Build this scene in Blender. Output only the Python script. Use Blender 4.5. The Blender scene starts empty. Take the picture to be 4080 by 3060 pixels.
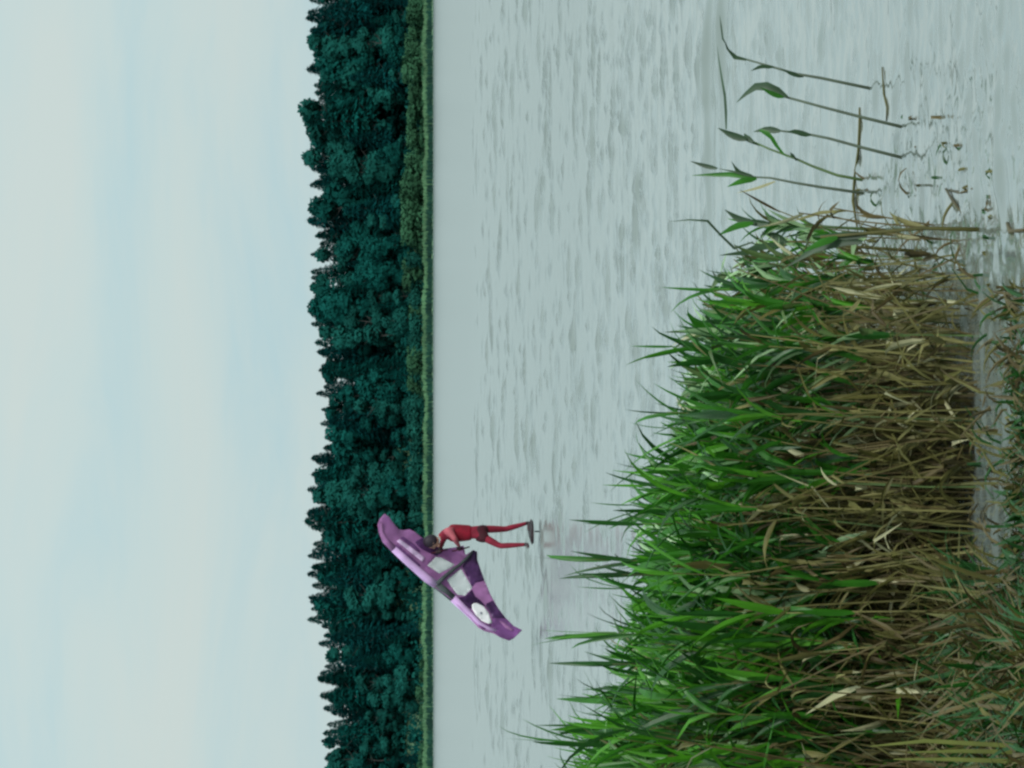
import bpy, bmesh, math, random
import numpy as np
from mathutils import Vector, Matrix
from mathutils.geometry import delaunay_2d_cdt

random.seed(7); np.random.seed(7)
RNG = random.Random(11)
sc = bpy.context.scene
COL = sc.collection

# ------------------------------------------------------------------ camera
F_PX = 20000.0            # focal length in pixels of the 4080 px wide photograph
EYE = 1.78
PITCH = math.atan(350 / F_PX)
cam_d = bpy.data.cameras.new('camera')
cam_d.sensor_fit = 'HORIZONTAL'; cam_d.sensor_width = 36.0
cam_d.lens = F_PX / 4080.0 * 36.0
cam_d.clip_start = 0.5; cam_d.clip_end = 9000
cam = bpy.data.objects.new('camera', cam_d); COL.objects.link(cam)
c, s = math.cos(PITCH), math.sin(PITCH)
# phone held on its side: the picture's left is the sky, its top is the world's right
right = Vector((0, -s, -c)); up = Vector((1, 0, 0)); back = Vector((0, -c, s))
M = Matrix((right, up, back)).transposed().to_4x4()
M.translation = Vector((0, 0, EYE))
cam.matrix_world = M
sc.camera = cam

def U2(px, py, d):
    """point of the place that is seen at photo pixel (px,py), d metres in front of the shore"""
    a = (px - 2040) / F_PX; b = (1530 - py) / F_PX
    v = Vector((0, c, -s)) + a * right + b * up
    return Vector((0, 0, EYE)) + v * (d / v.y)
def dist_at(px):          # where the water surface is seen at photo column px
    return EYE * F_PX / (px - 1690.0)

# ------------------------------------------------------------------ world
SUN_EL, SUN_AZ = math.radians(33), math.radians(152)
w = bpy.data.worlds.new('World'); sc.world = w; w.use_nodes = True
nt = w.node_tree; nt.nodes.clear()
def N(t, **k):
    n = nt.nodes.new(t)
    for a, b in k.items(): setattr(n, a, b)
    return n
out = N('ShaderNodeOutputWorld'); bg = N('ShaderNodeBackground'); bg.inputs[1].default_value = 0.1
sky = N('ShaderNodeTexSky', sky_type='NISHITA', sun_disc=False)
sky.sun_elevation = SUN_EL; sky.sun_rotation = SUN_AZ; sky.dust_density = 2.5; sky.air_density = 1.2
tc = N('ShaderNodeTexCoord'); mp = N('ShaderNodeMapping'); mp.inputs['Scale'].default_value = (5.0, 5.0, 26.0)
mp.inputs['Location'].default_value = (3.3, 1.7, 0.35); mp.inputs['Rotation'].default_value = (0, math.radians(-3), 0)
nt.links.new(tc.outputs['Generated'], mp.inputs[0])
n1 = N('ShaderNodeTexNoise'); n1.inputs['Scale'].default_value = 1.6; n1.inputs['Detail'].default_value = 6
n1.inputs['Roughness'].default_value = 0.6; n1.inputs['Distortion'].default_value = 0.5
nt.links.new(mp.outputs[0], n1.inputs[0])
r1 = N('ShaderNodeValToRGB')
e = r1.color_ramp.elements
e[0].position = 0.33; e[0].color = (0.455, 0.625, 0.665, 1)
e[1].position = 0.66; e[1].color = (0.56, 0.655, 0.645, 1)
m_ = e.new(0.5); m_.color = (0.525, 0.65, 0.655, 1)
nt.links.new(n1.outputs['Fac'], r1.inputs[0])
sc10 = N('ShaderNodeVectorMath', operation='SCALE'); sc10.inputs['Scale'].default_value = 9.4
nt.links.new(r1.outputs[0], sc10.inputs[0])
mx = N('ShaderNodeMixRGB'); mx.inputs[0].default_value = 0.9
nt.links.new(sky.outputs[0], mx.inputs[1]); nt.links.new(sc10.outputs[0], mx.inputs[2])
sx_ = N('ShaderNodeSeparateXYZ'); nt.links.new(tc.outputs['Generated'], sx_.inputs[0])
zr = N('ShaderNodeMapRange'); zr.inputs[1].default_value = 0.09; zr.inputs[2].default_value = 1.0; zr.inputs[3].default_value = 1.0; zr.inputs[4].default_value = 2.0   # an overcast sky is brighter overhead
nt.links.new(sx_.outputs[2], zr.inputs[0])
vm = N('ShaderNodeVectorMath', operation='SCALE'); nt.links.new(mx.outputs[0], vm.inputs[0]); nt.links.new(zr.outputs[0], vm.inputs['Scale'])
nt.links.new(vm.outputs[0], bg.inputs[0]); nt.links.new(bg.outputs[0], out.inputs[0])

sun_d = bpy.data.lights.new('sun', 'SUN'); sun_d.energy = 1.8; sun_d.angle = math.radians(12); sun_d.color = (1, 0.98, 0.95)
sun = bpy.data.objects.new('sun', sun_d); COL.objects.link(sun)
sd = Vector((math.sin(SUN_AZ) * math.cos(SUN_EL), math.cos(SUN_AZ) * math.cos(SUN_EL), math.sin(SUN_EL)))
sun.rotation_euler = sd.to_track_quat('Z', 'Y').to_euler()
sc.view_settings.view_transform = 'Standard'; sc.view_settings.look = 'None'
sc.view_settings.exposure = 0.2; sc.view_settings.gamma = 1.0; sc.view_settings.use_curve_mapping = False
sc.render.engine = 'CYCLES'
sc.cycles.filter_width = 2.5; sc.cycles.max_bounces = 6; sc.cycles.transparent_max_bounces = 12; sc.cycles.use_denoising = True

# ------------------------------------------------------------------ helpers
def mat(name, col, rough=0.6, var=0.0, nscale=8.0, trans=0.0, spec=0.4, bump=0.0, coords='Object', hue_to=None, objvar=0.0):
    m = bpy.data.materials.new(name); m.use_nodes = True
    t = m.node_tree; p = t.nodes['Principled BSDF']
    p.inputs['Roughness'].default_value = rough; p.inputs['Specular IOR Level'].default_value = spec
    L = t.links.new
    co = t.nodes.new('ShaderNodeTexCoord')
    nz = t.nodes.new('ShaderNodeTexNoise'); nz.inputs['Scale'].default_value = nscale; nz.inputs['Detail'].default_value = 4
    L(co.outputs[coords], nz.inputs[0])
    mixc = t.nodes.new('ShaderNodeMixRGB')
    lo = tuple(x * (1 - var) for x in col) + (1,)
    hi = (tuple(hue_to) if hue_to else tuple(min(1, x * (1 + var)) for x in col)) + (1,)
    mixc.inputs[1].default_value = lo; mixc.inputs[2].default_value = hi
    cr = t.nodes.new('ShaderNodeMapRange'); cr.inputs[1].default_value = 0.35; cr.inputs[2].default_value = 0.65
    L(nz.outputs['Fac'], cr.inputs[0]); L(cr.outputs[0], mixc.inputs[0])
    src = mixc.outputs[0]
    if objvar:
        oi = t.nodes.new('ShaderNodeObjectInfo'); hs = t.nodes.new('ShaderNodeHueSaturation')
        mr = t.nodes.new('ShaderNodeMapRange'); mr.inputs[3].default_value = 1 - objvar; mr.inputs[4].default_value = 1 + objvar
        L(oi.outputs['Random'], mr.inputs[0]); L(mr.outputs[0], hs.inputs['Value'])
        L(src, hs.inputs['Color']); src = hs.outputs[0]
    L(src, p.inputs['Base Color'])
    if bump:
        b = t.nodes.new('ShaderNodeBump'); b.inputs['Strength'].default_value = bump; b.inputs['Distance'].default_value = 0.02
        L(nz.outputs['Fac'], b.inputs['Height']); L(b.outputs[0], p.inputs['Normal'])
    if trans:
        tr = t.nodes.new('ShaderNodeBsdfTranslucent'); ms = t.nodes.new('ShaderNodeMixShader'); ms.inputs[0].default_value = trans
        L(src, tr.inputs[0]); L(p.outputs[0], ms.inputs[1]); L(tr.outputs[0], ms.inputs[2])
        L(ms.outputs[0], t.nodes['Material Output'].inputs[0])
    return m

def mesh_np(name, V, F, mats=(), mi=None, smooth=False):
    me = bpy.data.meshes.new(name)
    me.from_pydata([tuple(v) for v in V], [], F)
    for m in mats: me.materials.append(m)
    if mi is not None: me.polygons.foreach_set('material_index', np.asarray(mi, dtype=np.int32))
    if smooth: me.polygons.foreach_set('use_smooth', np.ones(len(me.polygons), dtype=bool))
    me.update(); return me
def link(name, me, parent=None):
    o = bpy.data.objects.new(name, me); COL.objects.link(o)
    if parent: o.parent = parent
    return o
def empty(name, loc):
    o = bpy.data.objects.new(name, None); o.empty_display_size = 0.2; COL.objects.link(o); o.location = loc; return o
def tag(o, label=None, cat=None, group=None, kind=None):
    if label: o['label'] = label
    if cat: o['category'] = cat
    if group: o['group'] = group
    if kind: o['kind'] = kind
    return o

class MB:
    def __init__(s): s.V = []; s.F = []; s.MI = []
    def add(s, V, F, mi=0):
        n = len(s.V); s.V.extend(V); s.F.extend([tuple(i + n for i in f) for f in F]); s.MI.extend([mi] * len(F))
    def tube(s, P, R, sides=6, mi=0, cap=True):
        P = [Vector(p) for p in P]; n = len(P); V = []; F = []
        ref = None
        for i, p in enumerate(P):
            t = (P[min(i + 1, n - 1)] - P[max(i - 1, 0)]).normalized()
            if ref is None: ref = Vector((0, 0, 1)) if abs(t.z) < 0.8 else Vector((1, 0, 0))
            a = (ref - t * ref.dot(t)).normalized(); ref = a; b = t.cross(a)
            r = R[i] if hasattr(R, '__len__') else R
            for k in range(sides):
                q = 2 * math.pi * k / sides
                V.append(p + (a * math.cos(q) + b * math.sin(q)) * r)
        for i in range(n - 1):
            for k in range(sides):
                k2 = (k + 1) % sides
                F.append((i * sides + k, i * sides + k2, (i + 1) * sides + k2, (i + 1) * sides + k))
        if cap: F.append(tuple(range(sides))[::-1]); F.append(tuple((n - 1) * sides + k for k in range(sides)))
        s.add(V, F, mi)
    def blade(s, P, W, side, mi=0, fold=0.25):
        """leaf strip along P with widths W; side = sideways vector, folded along the midrib"""
        P = [Vector(p) for p in P]; V = []; F = []; n = len(P)
        for i, p in enumerate(P):
            t = (P[min(i + 1, n - 1)] - P[max(i - 1, 0)]).normalized()
            sv = side[i] if isinstance(side, list) else side
            sv = (sv - t * sv.dot(t))
            sv = sv.normalized() if sv.length > 1e-6 else Vector((1, 0, 0))
            nn = t.cross(sv)
            V += [p - sv * W[i] / 2 + nn * W[i] * fold, p, p + sv * W[i] / 2 + nn * W[i] * fold]
        for i in range(n - 1):
            a = i * 3
            F += [(a, a + 1, a + 4, a + 3), (a + 1, a + 2, a + 5, a + 4)]
        s.add(V, F, mi)
    def mesh(s, name, mats, smooth=False): return mesh_np(name, s.V, s.F, mats, s.MI, smooth)
    def build(s, name, mats, parent=None, smooth=False):
        mats = mats if isinstance(mats, (list, tuple)) else [mats]
        return link(name, s.mesh(name, mats, smooth), parent)

# ------------------------------------------------------------------ materials
def water_material():
    m = bpy.data.materials.new('lake_water'); m.use_nodes = True
    t = m.node_tree; p = t.nodes['Principled BSDF']; L = t.links.new
    p.inputs['Base Color'].default_value = (0.165, 0.192, 0.175, 1)
    p.inputs['Roughness'].default_value = 0.16; p.inputs['IOR'].default_value = 1.36
    co = t.nodes.new('ShaderNodeTexCoord')
    def nz(scale, det, sx, sy):
        mpp = t.nodes.new('ShaderNodeMapping'); mpp.inputs['Scale'].default_value = (sx, sy, 1)
        n = t.nodes.new('ShaderNodeTexNoise'); n.inputs['Scale'].default_value = scale; n.inputs['Detail'].default_value = det
        L(co.outputs['Object'], mpp.inputs[0]); L(mpp.outputs[0], n.inputs[0]); return n.outputs['Fac']
    sx = t.nodes.new('ShaderNodeSeparateXYZ'); L(co.outputs['Object'], sx.inputs[0])
    mr = t.nodes.new('ShaderNodeMapRange'); mr.inputs[1].default_value = 17; mr.inputs[2].default_value = 60; mr.inputs[3].default_value = .07; mr.inputs[4].default_value = .2
    L(sx.outputs[1], mr.inputs[0]); L(mr.outputs[0], p.inputs['Roughness'])      # calm water in the lee of the shore
    b1 = t.nodes.new('ShaderNodeBump'); b1.inputs['Strength'].default_value = 0.11; b1.inputs['Distance'].default_value = 0.06
    L(nz(2.2, 4, 0.8, 1.3), b1.inputs['Height'])
    L(b1.outputs[0], p.inputs['Normal'])
    return m
M_water = water_material()
M_bank = mat('bank_mud', (0.06, 0.065, 0.03), 0.9, 0.4, 6, bump=0.6)
M_meadow = mat('meadow', (0.09, 0.17, 0.09), 0.9, 0.3, 0.15)
M_bark = mat('bark', (0.05, 0.055, 0.05), 0.9, 0.3, 3, bump=0.4)

# ------------------------------------------------------------------ lake
def build_water():
    rows = list(-np.array([400, 150, 60, 20, 5])) + [4, 9]
    y = 12.5
    while y < 205:
        rows.append(y); y += 0.03 + max(0, y - 16) * 0.0008
    rows += [206, 215, 240, 300, 420, 600, 850, 1100, 1400]
    rows = np.array(rows, float)
    cin = np.linspace(-1, 1, 290)
    nr = len(rows); nc = len(cin) + 8
    X = np.zeros((nr, nc)); Y = np.repeat(rows[:, None], nc, 1)
    half = 0.098 * np.clip(rows, 12.5, 205) + 0.5
    X[:, 4:-4] = cin[None, :] * half[:, None]
    for k, e_ in enumerate((3000, 900, 200, 45)):
        X[:, k] = -e_; X[:, nc - 1 - k] = e_
    rs = np.random.RandomState(5)
    Z = np.zeros_like(X)
    for i in range(90):
        lam = 0.22 * (1.6 / 0.22) ** (rs.rand() ** 1.15)
        th = rs.uniform(-1.15, 1.15) + math.radians(90)
        k = 2 * math.pi / lam
        amp = 0.0012 * lam ** 0.95 * rs.uniform(0.4, 1.3)
        ph = rs.rand() * 6.28
        q = k * (np.cos(th) * X + np.sin(th) * Y) + ph
        # patchiness: every wavelet comes in groups, as gusts make them
        g = 0.55 + 0.45 * np.sin(0.35 * k * (np.cos(th + 1.2) * X + np.sin(th + 1.2) * Y) * 0.35 + ph * 3)
        Z += amp * g * np.sin(q)
    # single wavelets with a steep face towards the shore
    def wavelet(cx, cy, sx, sy, h, tilt):
        j0, j1 = np.searchsorted(rows, [cy - 3 * sy, cy + 3 * sy + 1])
        sub = (slice(max(0, j0 - 1), j1 + 1), slice(4, -4))
        xx = X[sub] - cx; yy = Y[sub] - cy - xx * tilt - .25 * sx * np.sin(xx / sx * 1.3 + cx)
        Z[sub] += h * np.exp(-(xx / sx) ** 2 * .5) * np.exp(-(yy / sy) ** 2 * .5)
    for i in range(4800):
        px = 1830 + 2350 * rs.rand(); cy = EYE * F_PX / (px - 1690)
        cx = rs.uniform(-1, 1) * (.085 * cy)
        m = cy / 76.0
        big = rs.rand() < .10
        sx_ = (rs.uniform(.05, .16) if not big else rs.uniform(.2, .4)) * m ** .8
        sy_ = rs.uniform(.05, .075) * max(m ** .8, .55)
        h_ = (rs.uniform(.010, .042) if not big else rs.uniform(.040, .060)) * max(m ** .85, .35)
        wavelet(cx, cy, sx_, sy_, h_, rs.normal(0, .3))
    wavelet(.72, 15.42, .2, .045, .05, 0)
    wavelet(2.1, 29.6, .28, .09, .07, .02); wavelet(2.0, 31.0, .35, .09, .07, 0); wavelet(1.2, 31.0, .3, .09, .05, 0)
    fade = np.clip((205 - Y) / 50, 0, 1) * np.clip((Y - 11) / 2, 0, 1)
    fade *= (0.45 + 0.55 * np.clip((Y - 15) / 18, 0, 1))
    Z *= 1.0
    inner = np.zeros(nc); inner[4:-4] = np.clip((1 - np.abs(cin)) * 12, 0, 1)
    Z *= fade * inner[None, :]
    V = np.stack([X, Y, Z], -1).reshape(-1, 3)
    idx = np.arange(nr * nc).reshape(nr, nc)
    F = np.stack([idx[:-1, :-1], idx[:-1, 1:], idx[1:, 1:], idx[1:, :-1]], -1).reshape(-1, 4)
    me = bpy.data.meshes.new('water')
    me.vertices.add(len(V)); me.vertices.foreach_set('co', V.ravel())
    me.loops.add(F.size); me.loops.foreach_set('vertex_index', F.ravel().astype(np.int32))
    me.polygons.add(len(F)); me.polygons.foreach_set('loop_start', np.arange(0, F.size, 4, dtype=np.int32))
    me.polygons.foreach_set('use_smooth', np.ones(len(F), dtype=bool))
    me.materials.append(M_water); me.update(calc_edges=True); me.validate()
    tag(link('water', me), kind='structure')
build_water()

def grid_mesh(name, xs, ys, zf, m, kind='structure'):
    V = [(x, y, zf(x, y)) for y in ys for x in xs]; n = len(xs)
    F = [(j * n + i, j * n + i + 1, (j + 1) * n + i + 1, (j + 1) * n + i) for j in range(len(ys) - 1) for i in range(n - 1)]
    return tag(link(name, mesh_np(name, V, F, [m], smooth=True)), kind=kind)
# lake bed / whole ground, reaching the horizon below everything
def ss(a, b, x):
    t = min(1, max(0, (x - a) / (b - a))); return t * t * (3 - 2 * t)
def near_edge(x):     # distance of the near water's edge
    return 14.86 + 0.16 * math.sin(x * 7) + 0.07 * math.sin(x * 17 + 1) - 4.5 * ss(0.35, 1.3, x)
def ground_z(x, y):
    e_ = near_edge(x)
    z = -0.9 + 0.9 * ss(e_ + 4.5, e_, y) * 1.0 + 0.32 * ss(e_ + 0.3, e_ - 9, y)
    return z + (0.012 * math.sin(x * 31 + y * 9) * math.sin(y * 23 - x * 5) if y < 16.5 else 0)
gx = sorted(set([-3500, -800, -150, -40, -12, 12, 40, 150, 800, 3500] + [round(-5 + i * 0.14, 3) for i in range(72)]))
gy = [-400, -80, -15, 0, 5, 9, 11] + [12 + i * 0.14 for i in range(36)] + [17.5, 19, 21, 40, 200, 1010]
grid_mesh('ground', gx, gy, ground_z, M_bank)
fx = [-3500, -1200, -400] + list(range(-200, 201, 10)) + [400, 1200, 3500]
fy = [1009, 1016.2, 1017.2, 1018.5, 1024, 1034, 1045, 1060, 1075, 1090, 1150, 1600, 4000]
def far_z(x, y):
    return float(np.interp(y, [1009, 1016.2, 1017.2, 1018.5, 1024, 1034, 1045, 1060, 1075, 1090, 1600, 4000], [-1, -0.4, 0.12, 0.35, 0.5, 1.0, 4.2, 9.6, 12.5, 13.2, 13, -5])) + 0.1 * math.sin(x * 0.1)
grid_mesh('far_shore', fx, fy, far_z, M_meadow)

# ------------------------------------------------------------------ far wood
M_sp = [mat('spruce_needles', (0.004, 0.072, 0.062), 0.9, 0.25, 0.5, trans=.3, spec=0.03, objvar=0.22),
        mat('spruce_needles_blue', (0.004, 0.067, 0.066), 0.9, 0.25, 0.5, trans=.3, spec=0.03, objvar=0.22)]
M_bl = [mat('broad_leaves', (0.011, 0.098, 0.080), 0.9, 0.25, 0.4, trans=.3, spec=0.03, objvar=0.25),
        mat('broad_leaves_dark', (0.006, 0.078, 0.066), 0.9, 0.25, 0.4, trans=.3, spec=0.03, objvar=0.22)]
M_bu = [mat('bush_leaves_olive', (0.034, 0.105, 0.054), 0.9, 0.25, 0.6, trans=.2, spec=0.05, objvar=0.25),
        mat('bush_leaves_teal', (0.010, 0.08, 0.062), 0.9, 0.25, 0.6, trans=.2, spec=0.05, objvar=0.25)]

def spruce_crown(rs, H, Rb, mi):
    b = MB(); n = 3000
    z0 = 0.02 * H
    for i in range(n):
        t = rs.rand() ** 1.35                # 0 bottom .. 1 top
        z = z0 + (H - z0) * t
        layer = 1 + 0.22 * math.sin(z * 5.2 + 1.5 * math.sin(z))
        R = Rb * (1 - t) ** 0.85 * layer + 0.06
        a = rs.rand() * 6.283
        lob = 1 + 0.25 * math.sin(a * 3 + z * 1.3) * (1 - t)
        r = R * lob * rs.uniform(0.45, 1.0)
        p = Vector((math.cos(a) * r, math.sin(a) * r, z - 0.25 * r))
        L = rs.uniform(0.6, 1.25) * (0.4 + 0.75 * (1 - t))
        o = Vector((math.cos(a), math.sin(a), -0.45 + rs.normal(0, .2))).normalized()
        sd_ = Vector((-math.sin(a), math.cos(a), rs.normal(0, .35)))
        wd = L * rs.uniform(0.35, 0.6)
        b.add([p - sd_ * wd * .5, p + sd_ * wd * .5, p + o * L + sd_ * wd * .12, p + o * L - sd_ * wd * .12], [(0, 1, 2, 3)], mi)
    # leader
    b.add([Vector((-.07, 0, H - .8)), Vector((.07, 0, H - .8)), Vector((0, 0, H + .5))], [(0, 1, 2)], mi)
    b.add([Vector((0, -.07, H - .8)), Vector((0, .07, H - .8)), Vector((0, 0, H + .5))], [(0, 1, 2)], mi)
    return b
def broad_crown(rs, H, R, mi, n=2800, z0=0.02, leaf=0.75):
    b = MB(); lobes = []
    for k in range(11):
        a = rs.rand() * 6.283; rr = R * rs.uniform(0.15, 0.7); zz = H * rs.uniform(z0 + .1, 0.86)
        lobes.append((Vector((math.cos(a) * rr * (1.1 - zz / H * .5), math.sin(a) * rr * (1.1 - zz / H * .5), zz)), R * rs.uniform(0.32, 0.55)))
    lobes.append((Vector((rs.normal(0, .1) * R, 0, H - R * .33)), R * .36))
    for i in range(n):
        cc, r = lobes[rs.randint(len(lobes))]
        d = Vector(rs.normal(0, 1, 3)).normalized()
        p = cc + Vector((d.x, d.y, d.z * 0.85)) * r * (0.55 + 0.5 * rs.rand() ** .6)
        if p.z > H: p.z = H - rs.rand() * .3
        u = (d.cross(Vector((0, 0, 1))) + Vector(rs.normal(0, .4, 3))).normalized()
        v = (d.cross(u) + Vector(rs.normal(0, .4, 3))).normalized()
        L = leaf * rs.uniform(.6, 1.3)
        b.add([p - u * L * .5, p - v * L * .35, p + u * L * .5, p + v * L * .35], [(0, 1, 2, 3)], mi)
    return b
def trunk_mb(rs, H, r, limbs=5):
    b = MB(); P = [Vector((rs.normal(0, .02) * z, rs.normal(0, .02) * z, z)) for z in np.linspace(-.6, H * .93, 6)]
    b.tube(P, list(np.linspace(r, r * .15, 6)), 6)
    for k in range(limbs):
        z = H * rs.uniform(.3, .75); a = rs.rand() * 6.283
        b.tube([Vector((0, 0, z)), Vector((math.cos(a), math.sin(a), .5)) * H * .09 + Vector((0, 0, z)), Vector((math.cos(a), math.sin(a), .7)) * H * .17 + Vector((0, 0, z))], [r * .4, r * .25, r * .08], 4)
    return b
def soften(me, zc):
    """leaf faces turned outwards, shaded as one soft mass of foliage"""
    bm = bmesh.new(); bm.from_mesh(me)
    for f in bm.faces:
        cc = f.calc_center_median(); o = Vector((cc.x, cc.y, (cc.z - zc) * .6))
        f.normal_update()
        if f.normal.dot(o) < 0: f.normal_flip()
    bm.to_mesh(me); bm.free()
    me.polygons.foreach_set('use_smooth', np.ones(len(me.polygons), dtype=bool))
    nn = []
    rr = np.random.RandomState(1)
    for v in me.vertices:
        o = Vector((v.co.x, v.co.y, (v.co.z - zc) * .6 + .3)).normalized() + v.normal * .25
        nn.append(o.normalized())
    me.normals_split_custom_set_from_vertices(nn)
    return me
rs = np.random.RandomState(3)
SPR = []; BRD = []; BSH = []
for k in range(7):
    H = 14.0; SPR.append((soften(spruce_crown(rs, H, rs.uniform(2.7, 3.6), 0).mesh('crown', [M_sp[k % 2]]), 5), trunk_mb(rs, H, .24, 4).mesh('trunk', [M_bark]), H))
for k in range(7):
    H = 12.0; BRD.append((soften(broad_crown(rs, H, rs.uniform(3.4, 4.6), 0).mesh('crown', [M_bl[k % 2]]), 5), trunk_mb(rs, H, .2, 6).mesh('trunk', [M_bark]), H))
for k in range(6):
    H = 3.6; BSH.append((soften(broad_crown(rs, H, rs.uniform(2.2, 3.2), 0, 900, .02, .5).mesh('crown', [M_bu[k // 3]]), 1), trunk_mb(rs, H, .07, 5).mesh('stem', [M_bark]), H))

def plant_tree(name, proto, x, y, h, label, group, cat='tree', wsc=1.0):
    t = empty(name, (x, y, far_z(x, y)))
    k = h / proto[2]
    t.scale = (k * wsc, k * wsc, k); t.rotation_euler = (0, 0, RNG.uniform(0, 6.28))
    link('crown', proto[0], t); link('trunk' if cat == 'tree' else 'stem', proto[1], t)
    return tag(t, label, cat, group)

# skyline of the wood, read from the photograph (display row, display column)
def ORD(n): return str(n) + ('th' if n % 100 in (11, 12, 13) else {1: 'st', 2: 'nd', 3: 'rd'}.get(n % 10, 'th'))
SKY = [(0, 664), (40, 656), (70, 682), (85, 661), (118, 672), (150, 658), (185, 674), (213, 684), (236, 643), (262, 652), (290, 668), (330, 658), (365, 668), (400, 665), (450, 668),
       (480, 661), (510, 676), (550, 667), (600, 668), (650, 667), (700, 668), (740, 676), (760, 680), (800, 684), (850, 679), (885, 690), (915, 688), (945, 697), (968, 694), (990, 668), (1025, 668),
       (1058, 660), (1080, 672), (1105, 662), (1140, 668), (1175, 672), (1200, 661), (1225, 668), (1240, 660), (1265, 670), (1290, 662), (1315, 668), (1338, 660), (1352, 690), (1372, 698), (1390, 684), (1420, 700),
       (1440, 697), (1468, 682), (1500, 702), (1530, 694), (1565, 702), (1600, 690), (1630, 702), (1659, 697)]
kD = 4080 / 2212.0
def x_at(row, d): return (1530 - row * kD) / F_PX * d
def h_top(col, d): return EYE - (col * kD - 1690) / F_PX * d
rows_ = np.array([a for a, b in SKY], float); cols_ = np.array([b for a, b in SKY], float)
SM = lambda r: float(np.interp(r, rows_, cols_))
for i, (r, cdisp) in enumerate(SKY):                       # the trees that make the skyline
    d = 1062 + RNG.uniform(-4, 6); x = x_at(r, d)
    top = h_top(cdisp, d); h = top - far_z(x, d) - .4
    if r in (236, 262):
        plant_tree('broadleaf_tree', BRD[0], x, d, h + .3, 'tall round-topped tree standing highest above the skyline of the far wood' if r == 236 else 'round-topped tree just beside the highest tree of the far wood', 'trees of the far wood')
    elif r == 1338:
        plant_tree('spruce_tree', SPR[i % 7], x, d, h, 'dark spruce at the step where the far skyline drops', 'trees of the far wood')
    else:
        plant_tree('spruce_tree', SPR[i % 7], x, d, h, f'dark spruce tip on far skyline, {ORD(i + 1)} from the top edge of the photo', 'skyline spruces of the far wood', wsc=RNG.uniform(.95, 1.25))
# trees filling below the skyline
def fill(y0, y1, n, kf, lab_s, lab_b, pb, hb=None):
    for i in range(n):
        row = (i + RNG.uniform(.1, .9)) / n * (1659 + 240) - 120
        d = RNG.uniform(y0, y1); x = x_at(row, d)
        top = h_top(SM(min(1659, max(0, row))) - 3, d)
        h = max(3.5, top * RNG.uniform(*kf) - far_z(x, d))
        if RNG.random() < pb:
            plant_tree('broadleaf_tree', BRD[RNG.randrange(7)], x, d, h, lab_b, 'broadleaf trees of the far wood', wsc=RNG.uniform(.85, 1.2) * (12 / max(h, 6)) ** .35)
        else:
            plant_tree('spruce_tree', SPR[RNG.randrange(7)], x, d, h, lab_s, 'spruces standing inside the far wood', wsc=RNG.uniform(1.1, 1.6))
fill(1060, 1068, 60, (.90, .99), 'dark spruce crowded in the back of the far wood', 'green broadleaf tree crowded among the spruces of the far wood', .3)
fill(1050, 1059, 56, (.62, 1.05), 'dark spruce in the middle of the far wood', 'green broadleaf tree in the middle of the far wood', .5)
fill(1040, 1049, 52, (.40, .75), 'low dark spruce at the front of the far wood', 'bushy broadleaf tree at the front edge of the far wood', .65)
fill(1033, 1039, 44, (.22, .46), 'young spruce at the foot of the far wood', 'small bushy tree at the foot of the far wood', .75)
# undergrowth covering the slope below the trees
b = MB(); r9 = np.random.RandomState(9)
for i in range(26000):
    x = r9.uniform(-100, 100); y = r9.uniform(1031, 1078); z = far_z(x, y) + r9.rand() ** 1.5 * (2.2 + 1.2 * math.sin(x * .4) * math.sin(y * .5))
    u = Vector(r9.normal(0, 1, 3)).normalized() * r9.uniform(.3, .6); v = Vector(r9.normal(0, 1, 3)); v = (v - u.normalized() * v.dot(u.normalized())).normalized() * r9.uniform(.25, .45)
    p = Vector((x, y, z)); b.add([p - u, p - v, p + u, p + v], [(0, 1, 2, 3)], int(r9.rand() < .35))
tag(b.build('undergrowth', [M_bl[1], M_bl[0]]), 'dark undergrowth filling the slope between the trees of the far wood', 'undergrowth', None, 'stuff')
# bushes on the meadow edge: olive on both sides, bluish green in the middle
BT = [(0, 872), (60, 880), (100, 868), (160, 872), (215, 884), (260, 868), (300, 880), (330, 872), (400, 868), (440, 860), (480, 870), (540, 865), (600, 872), (700, 875), (800, 880), (900, 878), (1000, 880), (1100, 886),
      (1200, 895), (1300, 905), (1400, 908), (1500, 900), (1600, 905), (1659, 902)]
for i in range(64):
    row = (i + RNG.uniform(.1, .9)) / 64 * 1880 - 110
    d = RNG.uniform(1025, 1032); x = x_at(row, d)
    top = h_top(np.interp(row, [a for a, b in BT], [b for a, b in BT]), d) - far_z(x, d)
    olive = (row < 520 or row > 1330)
    if not olive and RNG.random() < .1: olive = True
    p = BSH[RNG.randrange(3) + (0 if olive else 3)]
    plant_tree('bush', p, x, d, max(1.2, top * RNG.uniform(.75, 1.08)),
               'pale olive bush on the bank below the far wood' if olive else 'bluish green bush on the bank below the far wood',
               'olive bushes along the far shore' if olive else 'bluish bushes along the far shore', 'bush', wsc=RNG.uniform(.8, 1.3))
# two belts of reeds at the far waterline
def far_belt(name, y0, y1, h0, h1, n, m, label):
    b = MB()
    for i in range(n):
        x = RNG.uniform(-96, 96); y = RNG.uniform(y0, y1); z = far_z(x, y) - .2
        if math.sin(x * .21 + h0) * math.sin(x * .083 + 1) + .3 * math.sin(x * .9) > 1.4: continue
        h = RNG.uniform(h0, h1) * (1 + .16 * math.sin(x * .35) * math.sin(x * .12 + 2) + .12 * math.sin(x * 1.3) * math.sin(x * .57) + .1 * math.sin(x * 3.1 + y)); a = RNG.uniform(-.8, .8); wd = RNG.uniform(.1, .2); lx = RNG.uniform(-.15, .15)
        u = Vector((math.cos(a), math.sin(a), 0)) * wd
        p = Vector((x, y, z)); q = Vector((x + lx, y, z + h + .2))
        b.add([p - u, p + u, q + u * .35, q - u * .35], [(0, 1, 2, 3)])
    o = b.build(name, m); tag(o, label, 'reeds', None, 'stuff')
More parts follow.
